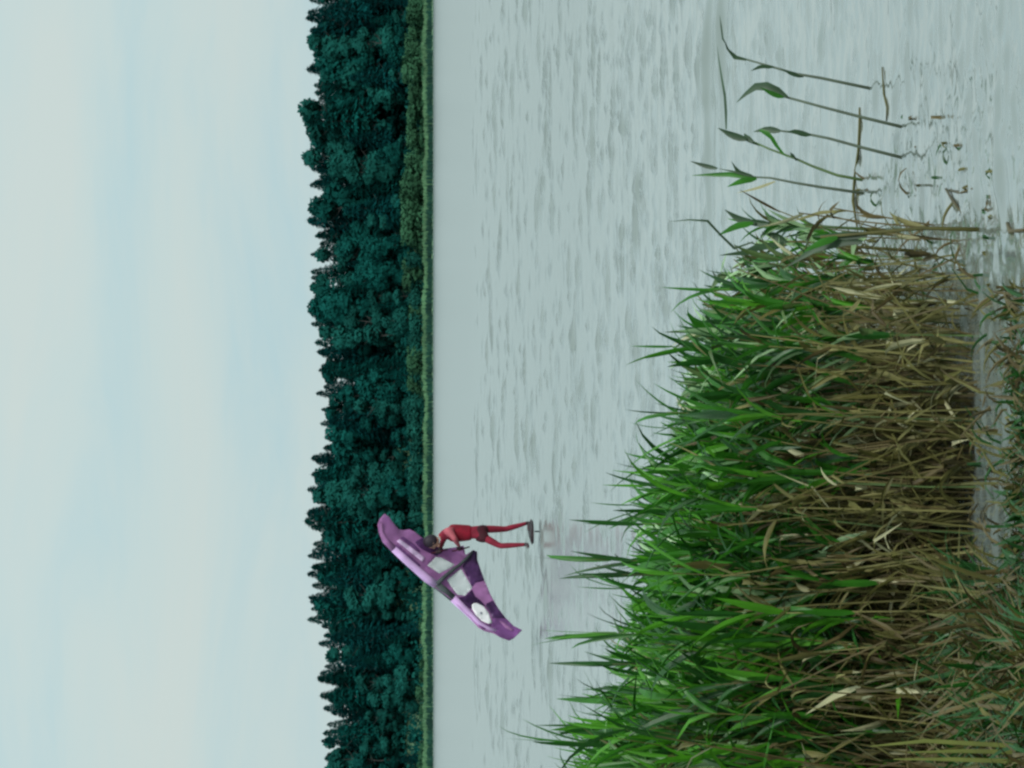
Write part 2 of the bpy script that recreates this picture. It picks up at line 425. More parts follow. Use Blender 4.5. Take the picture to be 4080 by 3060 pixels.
far_belt('reed_belt', 1019.5, 1024.5, 1.35, 1.6, 5200, mat('far_reed_pale', (0.11, 0.24, 0.12), .9, .25, .15, trans=.2), 'pale green belt of reeds along the far shore under the wood')
far_belt('shaded_reed_belt', 1016.8, 1018.6, .75, 1.15, 4200, mat('far_reed_shade', (0.006, 0.05, 0.032), .9, .3, .3), 'dark green line at the far waterline, reed shade and reflection set in its colour')  # dark front belt: shade and reflection of the reeds put into its colour

# ------------------------------------------------------------------ near reeds
G = [mat('reed_leaf_bright', (0.065, 0.25, 0.012), .42, .25, 6, trans=.3, spec=.5),
     mat('reed_leaf_mid', (0.03, 0.155, 0.010), .42, .3, 6, trans=.3, spec=.5),
     mat('reed_leaf_dark', (0.010, 0.07, 0.006), .45, .3, 6, trans=.2, spec=.5),
     mat('reed_leaf_highlight', (0.34, 0.52, 0.26), .35, .2, 6, trans=.3, spec=.5),  # sky sheen and backlight on leaves, painted as a pale base colour
     mat('dry_leaf_tan', (0.175, 0.165, 0.055), .6, .25, 6, trans=.2),
     mat('dry_leaf_olive', (0.105, 0.10, 0.026), .6, .3, 6, trans=.2),
     mat('dry_stalk_brown', (0.08, 0.062, 0.02), .6, .3, 6),
     mat('reed_stem_green', (0.07, 0.12, 0.035), .5, .3, 6),
     mat('dry_leaf_cream', (0.38, 0.37, 0.21), .55, .15, 6, trans=.15)]
G.append(mat('reed_stalk_grey_green', (0.075, 0.10, 0.065), .6, .25, 6)); G.append(mat('reed_leaf_grey_green', (0.03, 0.065, 0.028), .5, .3, 6, trans=.2))
BR, MID, DK, GLINT, TAN, OLV, BRN, STG, CRM, GRS, GRL = range(11)

def leaf_path(rs_, p0, az, L, phi0, phi1, n=5, kink=False):
    P = [Vector(p0)]; u = Vector((math.cos(az), math.sin(az), 0))
    for i in range(n):
        t = (i + .5) / n
        ph = phi0 + (phi1 - phi0) * (t ** 1.5 if not kink else (0 if t < .5 else 1))
        P.append(P[-1] + (u * math.sin(ph) + Vector((0, 0, 1)) * math.cos(ph)) * L / n)
    return P
WPROF = [.6, 1.25, 1.35, 1.1, .6, .08]
def add_leaf(b, rs_, p0, az, L, wd, phi0, phi1, mi, kink=False):
    P = leaf_path(rs_, p0, az, L, phi0, phi1, 5, kink)
    a2 = az + math.pi / 2 + rs_.normal(0, .5)
    b.blade(P, [wd * k for k in WPROF], Vector((math.cos(a2), math.sin(a2), rs_.normal(0, .2))), mi, .22)
def stem_path(rs_, H, lean, az, n=5):
    bend = rs_.normal(0, .05)
    return [Vector((math.cos(az) * math.tan(lean) * z + bend * (z / H) ** 2 * H, math.sin(az) * math.tan(lean) * z, z)) for z in np.linspace(0, H, n)]
def at_stem(P, z):
    for a, b in zip(P[:-1], P[1:]):
        if b.z >= z: return a.lerp(b, (z - a.z) / max(1e-6, b.z - a.z))
    return P[-1]

def one_reed(rs_, H, green_from, mats_green, lean=.1):
    """returns stem spec and list of leaf specs in local space, Z up from the water"""
    az = rs_.uniform(-1.2, 1.2) if rs_.rand() < .65 else rs_.uniform(0, 6.28)
    P = stem_path(rs_, H * .9, abs(rs_.normal(0, lean)), az)
    leaves = []
    nl = rs_.randint(8, 13)
    for k in range(nl):
        z = H * (green_from + (.88 - green_from) * (k + rs_.uniform(0, .8)) / nl)
        L = H * rs_.uniform(.12, .25) + .04
        L = min(L, (H - z) * 1.6 + .12)
        leaves.append((z, rs_.rand() * 6.28, L, rs_.uniform(.012, .023), rs_.uniform(.12, .5), rs_.uniform(.5, 1.9), mats_green[rs_.randint(len(mats_green))], rs_.rand() < .18))
    leaves.append((H * .9, rs_.uniform(-.9, .9), H * .10 + .03, .010, .03, .35, mats_green[0], False))
    return P, leaves

TOPS = [(400, 1600), (490, 1570), (560, 1530), (600, 1500), (700, 1485), (750, 1440), (850, 1415), (900, 1430), (950, 1435), (1000, 1420), (1050, 1370), (1130, 1325), (1200, 1350), (1250, 1350), (1300, 1330), (1350, 1330), (1400, 1320), (1450, 1280),
        (1500, 1300), (1550, 1300), (1600, 1240), (1640, 1210), (1659, 1180), (1760, 1150)]
def top_z(x, d):
    row = (1530 - x / d * F_PX) / kD
    cdisp = float(np.interp(row, [a for a, b in TOPS], [b for a, b in TOPS]))
    return EYE - (cdisp * kD - 1690) / F_PX * d, row

rs = np.random.RandomState(21)
bed = MB(); dry = MB()
def reed_into(b, rs_, x, y, H, gf, gm, stem_m, lean=.1):
    P, lv = one_reed(rs_, H, gf, gm, lean)
    o = Vector((x, y, -.05))
    b.tube([o + p for p in P], list(np.linspace(.0042, .0016, len(P))), 3, stem_m, cap=False)
    for (z, az, L, wd, p0, p1, mi, kk) in lv:
        add_leaf(b, rs_, o + at_stem(P, z), az, L, wd, p0, p1, mi, kk)
n = 0
while n < 1120:
    d = rs.uniform(16.1, 21.5); row = rs.uniform(500, 1790)
    x = (1530 - row * kD) / F_PX * d
    dens = np.interp(row, [500, 560, 700, 850, 1200, 1659], [.035, .09, .22, .48, .85, 1.0])
    if rs.rand() > dens: n += .4; continue
    tz, _ = top_z(x, d)
    H = tz * (rs.uniform(.80, 1.0) if rs.rand() < .7 else rs.uniform(.5, .85))
    k = rs.rand()
    gm = [BR, MID, MID, DK, DK] if k < .45 else ([MID, DK, DK] if k < .75 else ([BR, GLINT, MID, GLINT] if k < .9 else [MID, GLINT, OLV, CRM]))
    if row > 1150 and rs.rand() < .4: gm = [BR, BR, MID, DK]
    if row < 900 and rs.rand() < .75: gm = [DK, MID, STG, OLV, GLINT]
    gf = np.interp(row, [500, 900, 1300, 1659], [.48, .46, .40, .28]) + rs.normal(0, .11)
    reed_into(bed, rs, x, d, H, gf, gm, [OLV, BRN, STG, TAN][rs.randint(4)])
    n += 1
# dry stalks, broken old leaves
n = 0
while n < 2250:
    d = 16.1 + rs.rand() ** 1.2 * 5; row = rs.uniform(480, 1790)
    x = (1530 - row * kD) / F_PX * d
    if rs.rand() > np.interp(row, [480, 560, 700, 850, 1659], [.02, .10, .34, .8, 1.0]): n += .4; continue
    tz, _ = top_z(x, d)
    H = tz * rs.uniform(.2, .80); az = rs.rand() * 6.28
    P = stem_path(rs, H, abs(rs.normal(0, .24)), az, 4); o = Vector((x, d, -.04))
    mcol = [TAN, OLV, BRN, OLV, OLV, BRN, BRN][rs.randint(7)]
    dry.tube([o + p for p in P], list(np.linspace(.0045, .0025, 4)), 3, mcol, cap=False)
    for k in range(rs.randint(3, 7)):
        z = H * rs.uniform(.12, 1)
        add_leaf(dry, rs, o + at_stem(P, z), rs.rand() * 6.28, rs.uniform(.07, .26), rs.uniform(.007, .017), rs.uniform(.1, 1.2), rs.uniform(.3, 2.8),
                 [TAN, OLV, OLV, BRN, OLV, CRM, TAN, OLV, BRN][rs.randint(9)], rs.rand() < .4)
    n += 1
tag(bed.build('reed_bed', G), 'dense bed of green reeds growing out of the lake', 'reeds', None, 'stuff')
tag(dry.build('dry_reed_stalks', G), 'mass of brown and tan dead stalks between the feet of the green reeds', 'reeds', None, 'stuff')

# low growth on the near bank
low = MB()
for i in range(2600):
    row = rs.uniform(620, 1790); d = rs.uniform(13.9, 15.5)
    x = (1530 - row * kD) / F_PX * d
    if rs.rand() > np.interp(row, [620, 900, 1250, 1400], [.25, .45, .7, 1]): continue
    d = min(d, near_edge(x) + (.05 if row < 1280 else .7))
    z0 = max(ground_z(x, d), -.02)
    add_leaf(low, rs, (x, d, z0), rs.rand() * 6.28, rs.uniform(.05, .13) * (2.2 if row > 1350 else 1), rs.uniform(.006, .013), rs.uniform(.1, 1.1), rs.uniform(.6, 2.2), [DK, OLV, DK, BRN, DK, BRN][rs.randint(6)], rs.rand() < .2)
for i in range(420):        # left corner: dead growth between the bed and the bank
    row = rs.uniform(1230, 1790); d = rs.uniform(14.9, 16.3); x = (1530 - row * kD) / F_PX * d
    add_leaf(low, rs, (x, d, max(-.02, ground_z(x, d))), rs.rand() * 6.28, rs.uniform(.15, .4), rs.uniform(.008, .016), rs.uniform(.05, .6), rs.uniform(.4, 2.2), [DK, OLV, DK, BRN, BRN, OLV][rs.randint(6)], rs.rand() < .3)
tag(low.build('bank_grass', G), 'low olive grass and dead leaves on the muddy near bank', 'grass', None, 'stuff')

# individual reeds that stand out against the water -------------------------------------------
def reed_thing(P, leaves, label, group=None, stem_m=STG, r0=.007, name='reed'):
    """P, leaves: world points; base at P[0]"""
    base = Vector(P[0]); t = empty(name, base)
    b = MB(); b.tube([Vector(p) - base for p in P], list(np.linspace(r0, r0 * .55, len(P))), 5, 0, True)
    b.build('stem', G[stem_m], t, True)
    for (LP, wd, mi) in leaves:
        b = MB(); LP = [Vector(p) - base for p in LP]
        # resample to 6 points
        q = [LP[0]]; seg = [(LP[i + 1] - LP[i]).length for i in range(len(LP) - 1)]; tot = sum(seg)
        for k in range(1, 6):
            dd = tot * k / 5; i = 0
            while i < len(seg) - 1 and dd > seg[i]: dd -= seg[i]; i += 1
            q.append(LP[i].lerp(LP[i + 1], min(1, dd / seg[i])))
        b.blade(q, [wd * k for k in WPROF], Vector((.8, .5, .35)), 0, .2)
        b.build('leaf', G[mi], t, True)
    return tag(t, label, 'reed', group)
def Z5(zx, zy, d): return U2(2600 + zx * .669, zy * .669, d)
def spec(base_zx, stem, leaves, label, **k):
    d = dist_at(2600 + base_zx * .669)
    P = [Z5(a, b, d + .02 * i) for i, (a, b) in enumerate(stem)]
    P[0].z = -.04
    leaves = [(a, wd * 1.25, mi, sg) for (a, wd, mi, sg) in leaves]
    LV = [([Z5(a, b, d + .04 + .02 * j * sg) for j, (a, b) in enumerate(pts)], wd, mi) for (pts, wd, mi, sg) in leaves]
    return reed_thing(P, LV, label, 'lone reeds standing right of the bed', **k)
spec(1310, [(1310, 542), (1000, 465), (850, 440), (700, 395), (560, 355)],
     [([(560, 355), (480, 335), (425, 240), (400, 90)], .014, GRL, 1), ([(720, 398), (650, 390), (585, 422)], .012, GRL, -1), ([(900, 452), (820, 430), (760, 405)], .016, GRL, -1)],
     'bent bare reed with sideways-folded tip, standing nearest the top edge of the photo', stem_m=GRS)
spec(1490, [(1490, 772), (1250, 700), (1000, 635), (800, 580), (700, 530)],
     [([(800, 575), (720, 520), (640, 500), (590, 520), (500, 610)], .022, GRL, 1), ([(780, 575), (700, 545), (640, 520)], .018, MID, -1)],
     'lone reed whose broad top leaf hangs over in a hook', stem_m=GRS)
spec(1500, [(1500, 958), (1250, 880), (1050, 825), (900, 795), (760, 780)],
     [([(760, 780), (680, 765), (600, 785)], .016, GRL, 1), ([(940, 800), (860, 780), (800, 785)], .018, GRL, -1), ([(640, 775), (690, 800), (740, 880), (800, 935)], .014, MID, -1)],
     'leaning lone reed with forked tip', stem_m=GRS)
spec(1260, [(1260, 1085), (1100, 1045), (950, 990), (850, 945), (700, 890), (600, 845)],
     [([(600, 845), (540, 805), (560, 840), (640, 870)], .016, GRL, 1), ([(860, 950), (840, 915), (830, 940)], .022, GRL, -1), ([(560, 830), (470, 800), (390, 762)], .02, GRL, 1), ([(440, 770), (440, 600), (400, 380), (385, 270)], .010, GRL, 1)],
     'thin leaning reed with a dark blob of leaf halfway up', stem_m=STG)
spec(1260, [(1260, 1160), (1000, 1115), (850, 1090), (700, 1060), (600, 1055)],
     [([(610, 1060), (520, 1030), (470, 960)], .018, GRL, 1), ([(620, 1060), (540, 1070), (445, 1112)], .018, MID, -1), ([(600, 1058), (460, 1035), (320, 1040), (235, 1045)], .014, MID, 1),
      ([(730, 1080), (620, 1120), (500, 1150)], .008, CRM, -1), ([(385, 1003), (310, 985), (225, 960)], .012, GRL, 1), ([(600, 1052), (480, 1020), (385, 1003)], .006, GRL, 1)],
     'dark reed with three leaves spread like a fork at its top', stem_m=GRS)
spec(1400, [(1400, 1375), (1080, 1355), (900, 1340), (660, 1330), (600, 1325)],
     [([(610, 1328), (520, 1305), (430, 1248)], .02, GRL, 1), ([(600, 1325), (500, 1340), (390, 1402)], .018, MID, -1), ([(690, 1330), (600, 1322), (520, 1318)], .018, GRL, 1)],
     'reed with a clean Y of two leaves just above the edge of the bed', stem_m=STG)
spec(1950, [(1950, 1370), (1600, 1360), (1250, 1392), (1000, 1412)],
     [([(1280, 1395), (1120, 1400), (960, 1408)], .018, GRL, 1), ([(1250, 1440), (1120, 1430), (960, 1480), (800, 1590)], .02, GRL, 1), ([(1100, 1410), (1000, 1440), (900, 1500)], .016, MID, -1)],
     'upright reed forming the outermost edge of the bed beside the lone reeds', stem_m=OLV, r0=.008)
spec(1560, [(1560, 1500), (1200, 1470), (900, 1440), (780, 1440)],
     [([(800, 1445), (730, 1400), (650, 1380)], .018, GRL, 1), ([(780, 1445), (620, 1470), (560, 1500), (400, 1520)], .018, GRL, -1), ([(600, 1440), (480, 1480), (340, 1320), (300, 1300), (100, 1320)], .008, GRL, 1)],
     'reed at the bed edge with a long thread-like kinked tip', stem_m=OLV)
# fallen stalks afloat between the lone reeds
def floating(pts, r, m, label):
    P = []
    for (zx, zy) in pts:
        d = dist_at(2600 + zx * .669); p = Z5(zx, zy, d); p.z = .006; P.append(p)
    b = MB(); b.tube([p - P[0] for p in P], [r * .6] + [r] * (len(P) - 2) + [r * .5], 6)
    o = b.build('floating_stalk', G[m], None, True); o.location = P[0]; tag(o, label, 'reed stalk', 'dead stalks floating on the lake')
floating([(1245, 640), (1245, 760), (1238, 900), (1215, 1060), (1205, 1200), (1235, 1385)], .006, OLV, 'long dead stalk lying flat across the feet of the lone reeds')
floating([(1380, 400), (1390, 560), (1410, 640), (1405, 720)], .004, OLV, 'short stalk afloat at the foot of the bent bare reed')
floating([(1760, 1125), (1800, 1190), (1860, 1270)], .006, BRN, 'short dark stalk end floating in front of the lone reeds')
floating([(1780, 1130), (1850, 1150), (1930, 1120)], .005, BRN, 'second dark stalk end crossing the short floating one')
floating([(2130, 1330), (2150, 1380), (2230, 1370)], .009, BRN, 'dark stub of stalk afloat close to the right edge of the photo')

RT = np.random.RandomState(77); tang = MB()
for i in range(95):
    px = RT.uniform(3420, 3980); row = RT.uniform(250, 640) if RT.rand() < .7 else RT.uniform(430, 660)
    if px < 3600 and row < 380: continue
    d = dist_at(px); x = (1530 - row * kD) / F_PX * d; az = RT.rand() * 6.28
    P = leaf_path(RT, (x, d, -.02), az, RT.uniform(.05, .17), RT.uniform(.1, 1.2), RT.uniform(1.4, 2.9), 5, RT.rand() < .6)
    tang.blade(P, [.009, .010, .010, .009, .007, .003], Vector((1, .2, .1)), [DK, OLV, BRN, OLV, DK][RT.randint(5)], .3)
for i in range(170):
    px = RT.uniform(3880, 4090); row = RT.uniform(600, 1280)
    d = dist_at(px); x = (1530 - row * kD) / F_PX * d
    P = leaf_path(RT, (x, d, -.02), RT.rand() * 6.28, RT.uniform(.04, .2), RT.uniform(0, .9), RT.uniform(.8, 2.9), 5, RT.rand() < .5)
    tang.blade(P, [.007, .009, .009, .008, .006, .003], Vector((1, .2, .1)), [DK, OLV, BRN, OLV, BRN][RT.randint(5)], .3)
tag(tang.build('broken_stalks', G), 'scatter of bent and broken stalk ends in the water between the lone reeds and the bed', 'reeds', None, 'stuff')
# reeds whose tips stick out above the bed, seen against the lake
protos = []
for k in range(9):
    r_ = np.random.RandomState(300 + k); H = 1.0
    P, lv = one_reed(r_, H, .42, [[DK, DK, MID], [MID, BR, DK], [DK, MID, MID], [BR, MID, DK]][k % 4], .12)
    b = MB(); b.tube(P, list(np.linspace(.004, .0017, len(P))), 5); stem = b.mesh('stem', [G[STG if k % 2 else OLV]], True)
    L = []
    for (z, az, LL, wd, p0, p1, mi, kk) in lv:
        b = MB(); add_leaf(b, r_, at_stem(P, z), az, LL, wd * 1.05, p0, p1 * .8, 0, kk); L.append(b.mesh('leaf', [G[mi]], True))
    protos.append((stem, L))
def copy_reed(k, x, y, H, label, group):
    t = empty('reed', (x, y, -.04)); t.scale = (max(.8, H), max(.8, H), H); t.rotation_euler = (0, 0, RNG.uniform(-.8, .8))
    link('stem', protos[k][0], t)
    for m in protos[k][1]: link('leaf', m, t)
    return tag(t, label, 'reed', group)
SHOOTS = [(1262, 1262, 'thin reed tip between the highest one and the two aimed at the wing'), (1318, 1270, 'thin reed tip just above the two aimed at the wing'), (1500, 1228, 'narrow reed tip between the broad pointed one and the bottom edge'), (1075, 1325, 'short narrow reed tip above the feet-level ones in the photo'), (1224, 1178, 'tall thin reed shooting highest above the bed, nearest below the rider'), (1175, 1300, 'second tall reed tip, just above the highest one in the photo'),
          (1352, 1222, 'long dark reed tip pointing at the lower tip of the wing'), (1402, 1190, 'dark slanting reed tip just below the one aimed at the wing'),
          (1128, 1284, 'dark reed tip reaching out below the feet of the rider'), (1445, 1240, 'broad pointed reed tip on the bed edge below the two aimed at the wing'),
          (1650, 1120, 'tallest reed of the bed where it meets the bottom edge of the photo'), (1610, 1180, 'reed tip next to the tallest one at the bottom edge of the photo'), (1000, 1345, 'single bent reed tip halfway along the sloping edge of the bed'),
          (905, 1370, 'reed tip rising alone where the green bed gets thick'), (757, 1388, 'forked dark reed tip on the upper edge of the thin part of the bed'), (596, 1480, 'dark pointed reed tip at the thin end of the bed near the lone reeds')]
for i, (row, cdisp, lab) in enumerate(SHOOTS):
    d = 16.9 + RNG.uniform(-.3, .6); x = (1530 - row * kD) / F_PX * d
    copy_reed(i % 9, x, d, (EYE - (cdisp * kD - 1690) / F_PX * d + .04) * .95, lab, 'reed tips standing out of the bed').scale = (.62, .62, (EYE - (cdisp * kD - 1690) / F_PX * d + .04) * 1.0)
for i in range(70):
    row = 620 + (i + RNG.random()) / 70 * 1050; d = RNG.uniform(16.2, 19.5); x = (1530 - row * kD) / F_PX * d
    tz, _ = top_z(x, d)
    copy_reed(RNG.randrange(9), x, d, (tz * RNG.uniform(.86, .99)), 'green reed in the ragged upper edge of the bed against the lake', 'reeds along the upper edge of the bed')
# near yellowish blades in the lower left corner
blades = [([(1930, 1640), (2060, 1640), (2212, 1645)], 'lowest'), ([(1880, 1612), (2000, 1600), (2212, 1612)], 'middle'), ([(1960, 1625), (2080, 1622), (2230, 1625)], 'upper')]
M_yel = mat('grass_yellow_green', (0.13, 0.15, 0.03), .5, .2, 8, trans=.2)
for i, (pts, wch) in enumerate(blades):
    d = 14.2 + .1 * i
    P = [U2(a * kD, b * kD, d) for a, b in pts]
    base = P[-1].copy(); base.z = ground_z(base.x, d) - .01; P = P[::-1]; P = [base] + P
    b = MB(); b.blade([p - base for p in P], [.012, .014, .012, .003][:len(P)], Vector((1, .3, 0)), 0, .2)
    t = b.build('grass_blade', M_yel, None, True); t.location = base
    tag(t, {'lowest': 'yellow green grass blade closest to the bottom edge of the photo', 'middle': 'longest yellow green grass blade in the bottom right corner of the photo', 'upper': 'short yellow green grass blade between the two others in the bottom right corner'}[wch], 'grass blade', 'yellow green grass blades in the corner')

# ------------------------------------------------------------------ rider
DR = 77.4
def J(zx, zy, dy=0.0): return U2(1450 + zx * .3616, 2000 + zy * .3616, DR + dy)
def skin_geo(pts, radii, edges, sub=2):
    me = bpy.data.meshes.new('tmp'); me.from_pydata([tuple(p) for p in pts], edges, []); me.update()
    o = bpy.data.objects.new('tmp', me); COL.objects.link(o)
    md = o.modifiers.new('s', 'SKIN'); md.use_smooth_shade = True
    lay = me.skin_vertices[0] if me.skin_vertices else None
    if lay is None:
        bpy.context.view_layer.objects.active = o
        bpy.context.view_layer.update()
        lay = me.skin_vertices[0]
    for i, r in enumerate(radii):
        lay.data[i].radius = (r, r) if not hasattr(r, '__len__') else r
        lay.data[i].use_root = (i == 0)
    ms = o.modifiers.new('u', 'SUBSURF'); ms.levels = sub; ms.render_levels = sub
    dg = bpy.context.evaluated_depsgraph_get(); ev = o.evaluated_get(dg); m2 = ev.to_mesh()
    V = [v.co.copy() for v in m2.vertices]; F = [tuple(p.vertices) for p in m2.polygons]
    ev.to_mesh_clear(); bpy.data.objects.remove(o); bpy.data.meshes.remove(me)
    return V, F
def ellipsoid(cn, ax, r, nu=16, nv=12):
    """ax: 3 unit vectors; r: 3 radii"""
    V = []; F = []
    for j in range(nv + 1):
        th = math.pi * j / nv
        for i in range(nu):
            ph = 2 * math.pi * i / nu
            V.append(cn + ax[0] * r[0] * math.sin(th) * math.cos(ph) + ax[1] * r[1] * math.sin(th) * math.sin(ph) + ax[2] * r[2] * math.cos(th))
    for j in range(nv):
        for i in range(nu):
            F.append((j * nu + i, j * nu + (i + 1) % nu, (j + 1) * nu + (i + 1) % nu, (j + 1) * nu + i))
    return V, F

M_suit = mat('wetsuit_dusky_red', (0.22, 0.010, 0.030), .8, .25, 9)
M_sleeve = mat('sleeve_rose_red', (0.40, 0.085, 0.11), .7, .15, 9)
M_vest = mat('vest_crimson', (0.20, 0.0, 0.014), .8, .2, 12)
M_harn = mat('harness_maroon', (0.045, 0.001, 0.008), .8, .2, 12)
M_skin = mat('skin', (0.45, 0.24, 0.18), .5, .1, 20)
M_hair = mat('hair_dark', (0.018, 0.012, 0.02), .6, .3, 60)
M_boot = mat('boot_dark', (0.05, 0.03, 0.035), .6, .2, 20)

hipc = J(1262, 335, -.12); hipA = J(1285, 370, -.16); hipB = J(1285, 300, -.06)
kneeA = J(1500, 485, -.22); ankA = J(1760, 470, -.2); toeA = J(1808, 500, -.40); heelA = J(1802, 466, -.2)
kneeB = J(1560, 300, .12); ankB = J(1775, 240, .2); toeB = J(1815, 320, .14); heelB = J(1815, 225, .22)
waist = J(1160, 340, -.12); chest = J(1010, 345, -.12); upch = J(915, 335, -.12); neck = J(855, 375, -.12); neck2 = J(825, 395, -.12); headc = J(748, 440, -.13)
shN = J(935, 318, -.29); elN = J(1000, 405, -.36); wrN = J(1045, 482, -.12)
shF = J(905, 345, .05); elF = J(865, 440, .12); wrF = J(838, 520, -.02)
pts = [hipc, waist, chest, upch, neck, neck2, hipA, kneeA.lerp(hipA, .5), kneeA, kneeA.lerp(ankA, .35), ankA, hipB, kneeB.lerp(hipB, .5), kneeB, kneeB.lerp(ankB, .35), ankB,
       shN, shN.lerp(elN, .55), elN, elN.lerp(wrN, .4), wrN, shF, shF.lerp(elF, .55), elF, elF.lerp(wrF, .4), wrF, heelA, toeA, heelB, toeB]
rad = [.125, .115, .135, .13, .06, .055, .09, .082, .062, .062, .04, .09, .082, .062, .062, .04, .072, .058, .046, .046, .03, .072, .058, .046, .046, .03, .04, .028, .04, .028]
edg = [(0, 1), (1, 2), (2, 3), (3, 4), (4, 5), (0, 6), (6, 7), (7, 8), (8, 9), (9, 10), (0, 11), (11, 12), (12, 13), (13, 14), (14, 15), (3, 16), (16, 17), (17, 18), (18, 19), (19, 20), (3, 21), (21, 22), (22, 23), (23, 24), (24, 25),
       (10, 26), (26, 27), (15, 28), (28, 29)]
rad = [r * (.92 if i < 6 or 15 < i < 26 else .74) for i, r in enumerate(rad)]
BV, BF = skin_geo(pts, rad, edg)
body = MB(); body.add(BV, BF, 0)
fw = (J(760, 545, -.1) - J(760, 440, -.13)).normalized()      # the way the rider faces: to the left
upv = (headc - neck).normalized(); upv = (upv - fw * upv.dot(fw) * .6).normalized(); sdv = upv.cross(fw).normalized(); fw = sdv.cross(upv).normalized()
HV, HF = ellipsoid(headc, (fw, sdv, upv), (.098, .078, .118)); body.add(HV, HF, 1)
for q, r_ in ((headc + fw * .1 - upv * .01, (.02, .012, .024)), (headc + sdv * .078, (.018, .010, .03)), (headc - sdv * .078, (.018, .010, .03)), (headc + fw * .075 - upv * .085, (.035, .04, .03)), (headc + fw * .092 - upv * .05, (.010, .024, .008))):
    v_, f_ = ellipsoid(q, (fw, sdv, upv), r_, 8, 6); body.add(v_, f_, 1)
def hand(wr, el, grip):
    """palm and five curled fingers gripping a bar that runs along grip"""
    a = (wr - el).normalized(); g = (grip - a * grip.dot(a)).normalized(); nrm = a.cross(g)
    v_, f_ = skin_geo([wr - a * .03, wr, wr + a * .045, wr + a * .085], [.026, .03, (.036, .02), (.036, .018)], [(0, 1), (1, 2), (2, 3)], 1); body.add(v_, f_, 2)
    for k, L in enumerate((.036, .042, .04, .031)):
        b0 = wr + a * .08 + g * (-.03 + k * .02)
        v_, f_ = skin_geo([b0 - a * .02, b0, b0 + a * L * .8 + nrm * .008, b0 + a * L * .9 + nrm * .034, b0 + a * L * .3 + nrm * .045], [.009, .0095, .009, .008, .007], [(0, 1), (1, 2), (2, 3), (3, 4)], 1); body.add(v_, f_, 2)
    b0 = wr + a * .02 - g * .03
    v_, f_ = skin_geo([b0, b0 - g * .018 + a * .03 + nrm * .015, b0 + a * .05 + nrm * .035, b0 + g * .02 + a * .06 + nrm * .045], [.012, .011, .0095, .008], [(0, 1), (1, 2), (2, 3)], 1); body.add(v_, f_, 2)
    return wr + a * .09 + nrm * .022
gdir = (J(1080, 505) - J(800, 570)).normalized()
gripN = hand(wrN, elN, gdir); gripF = hand(wrF, elF, gdir)
person = empty('person', J(1800, 360, 0))
me = body.mesh('body', [M_suit, M_skin, M_boot, M_sleeve], True)
def near_seg(p, a, b):
    ab = b - a; t = max(0, min(1, (p - a).dot(ab) / ab.dot(ab))); return (p - a - ab * t).length
for pl in me.polygons:
    if pl.material_index: continue
    p = pl.center
    if min(near_seg(p, shN, elN), near_seg(p, elN, wrN)) < .085: pl.material_index = 3
    elif min(near_seg(p, shF, elF), near_seg(p, elF, wrF)) < .075: pl.material_index = 0
    elif near_seg(p, heelA, toeA) < .055 or near_seg(p, heelB, toeB) < .055: pl.material_index = 2
    elif near_seg(p, neck2, headc) < .05: pl.material_index = 1
def child(name, m, par, smooth=True):
    o = link(name, m, par); o.matrix_parent_inverse = Matrix.Translation(-par.location); return o
child('body', me, person)
v_, f_ = skin_geo([waist.lerp(hipc, .35), waist, chest, upch.lerp(neck, .1)], [.125, .128, .155, .14], [(0, 1), (1, 2), (2, 3)])
child('buoyancy_vest', mesh_np('buoyancy_vest', v_, f_, [M_vest], None, True), person)
v_, f_ = skin_geo([waist.lerp(hipc, .55), hipc, hipA.lerp(kneeA, .02), hipA.lerp(kneeA, .42), hipB.lerp(kneeB, .02), hipB.lerp(kneeB, .3)], [.13, .142, .10, .082, .10, .08], [(0, 1), (1, 2), (2, 3), (1, 4), (4, 5)])
child('harness', mesh_np('harness', v_, f_, [M_harn], None, True), person)
hv, hf = ellipsoid(headc - fw * .014 + upv * .014, (fw, sdv, upv), (.103, .09, .122), 18, 14)
hb = MB()
for f in hf:
    cc = sum((hv[i] for i in f), Vector()) / 4 - headc
    if cc.dot(fw) < .045 + cc.dot(upv) * .35 and cc.dot(upv) > -.085: hb.add([hv[i] for i in f], [(0, 1, 2, 3)])
child('hair', hb.mesh('hair', [M_hair], False), person)
for sg in (-1, 1):
    v_, f_ = ellipsoid(headc + fw * .088 + sdv * sg * .03 + upv * .008, (fw, sdv, upv), (.008, .012, .007), 8, 6)
    child('eye', mesh_np('eye', v_, f_, [M_hair], None, True), person)
tag(person, 'person in crimson vest and red wetsuit standing on a board holding a wing', 'person')

# board and mast
board = empty('foil_board', J(1850, 330, 0))
M_board = mat('board_dark_grey', (0.03, 0.016, 0.02), .6, .2, 6)
M_deck = mat('deck_pad_charcoal', (0.03, 0.028, 0.03), .8, .2, 20)
top = (J(1835, 330).z); bx = (J(1835, 190).x + J(1835, 470).x) / 2
def board_mesh(zt, th, wd, Ln, y0):
    V = []; F = []; n = 14; prof = []
    for i in range(n + 1):
        t = i / n; u = 2 * t - 1
        wv = wd * (1 - abs(u) ** 3.2) ** .5 * .5 + .012
        rk = .03 * max(0, t - .6) ** 2 * 6
        prof.append((y0 - Ln / 2 + Ln * t, wv, rk))
    for (y, wv, rk) in prof:
        for (fx_, fz) in ((-.75, 0), (.75, 0), (1, -.35), (.8, -1), (-.8, -1), (-1, -.35)):
            V.append(Vector((bx + wv * fx_ + (y - y0) * .12, y, zt + rk + fz * th)))
    for i in range(n):
        for k in range(6): F.append((i * 6 + k, (i + 1) * 6 + k, (i + 1) * 6 + (k + 1) % 6, i * 6 + (k + 1) % 6))
    F.append(tuple(range(6))); F.append(tuple(n * 6 + k for k in range(6))[::-1])
    return V, F
V, F = board_mesh(top, .045, .34, .8, DR); child('hull', mesh_np('hull', V, F, [M_board], None, False), board)
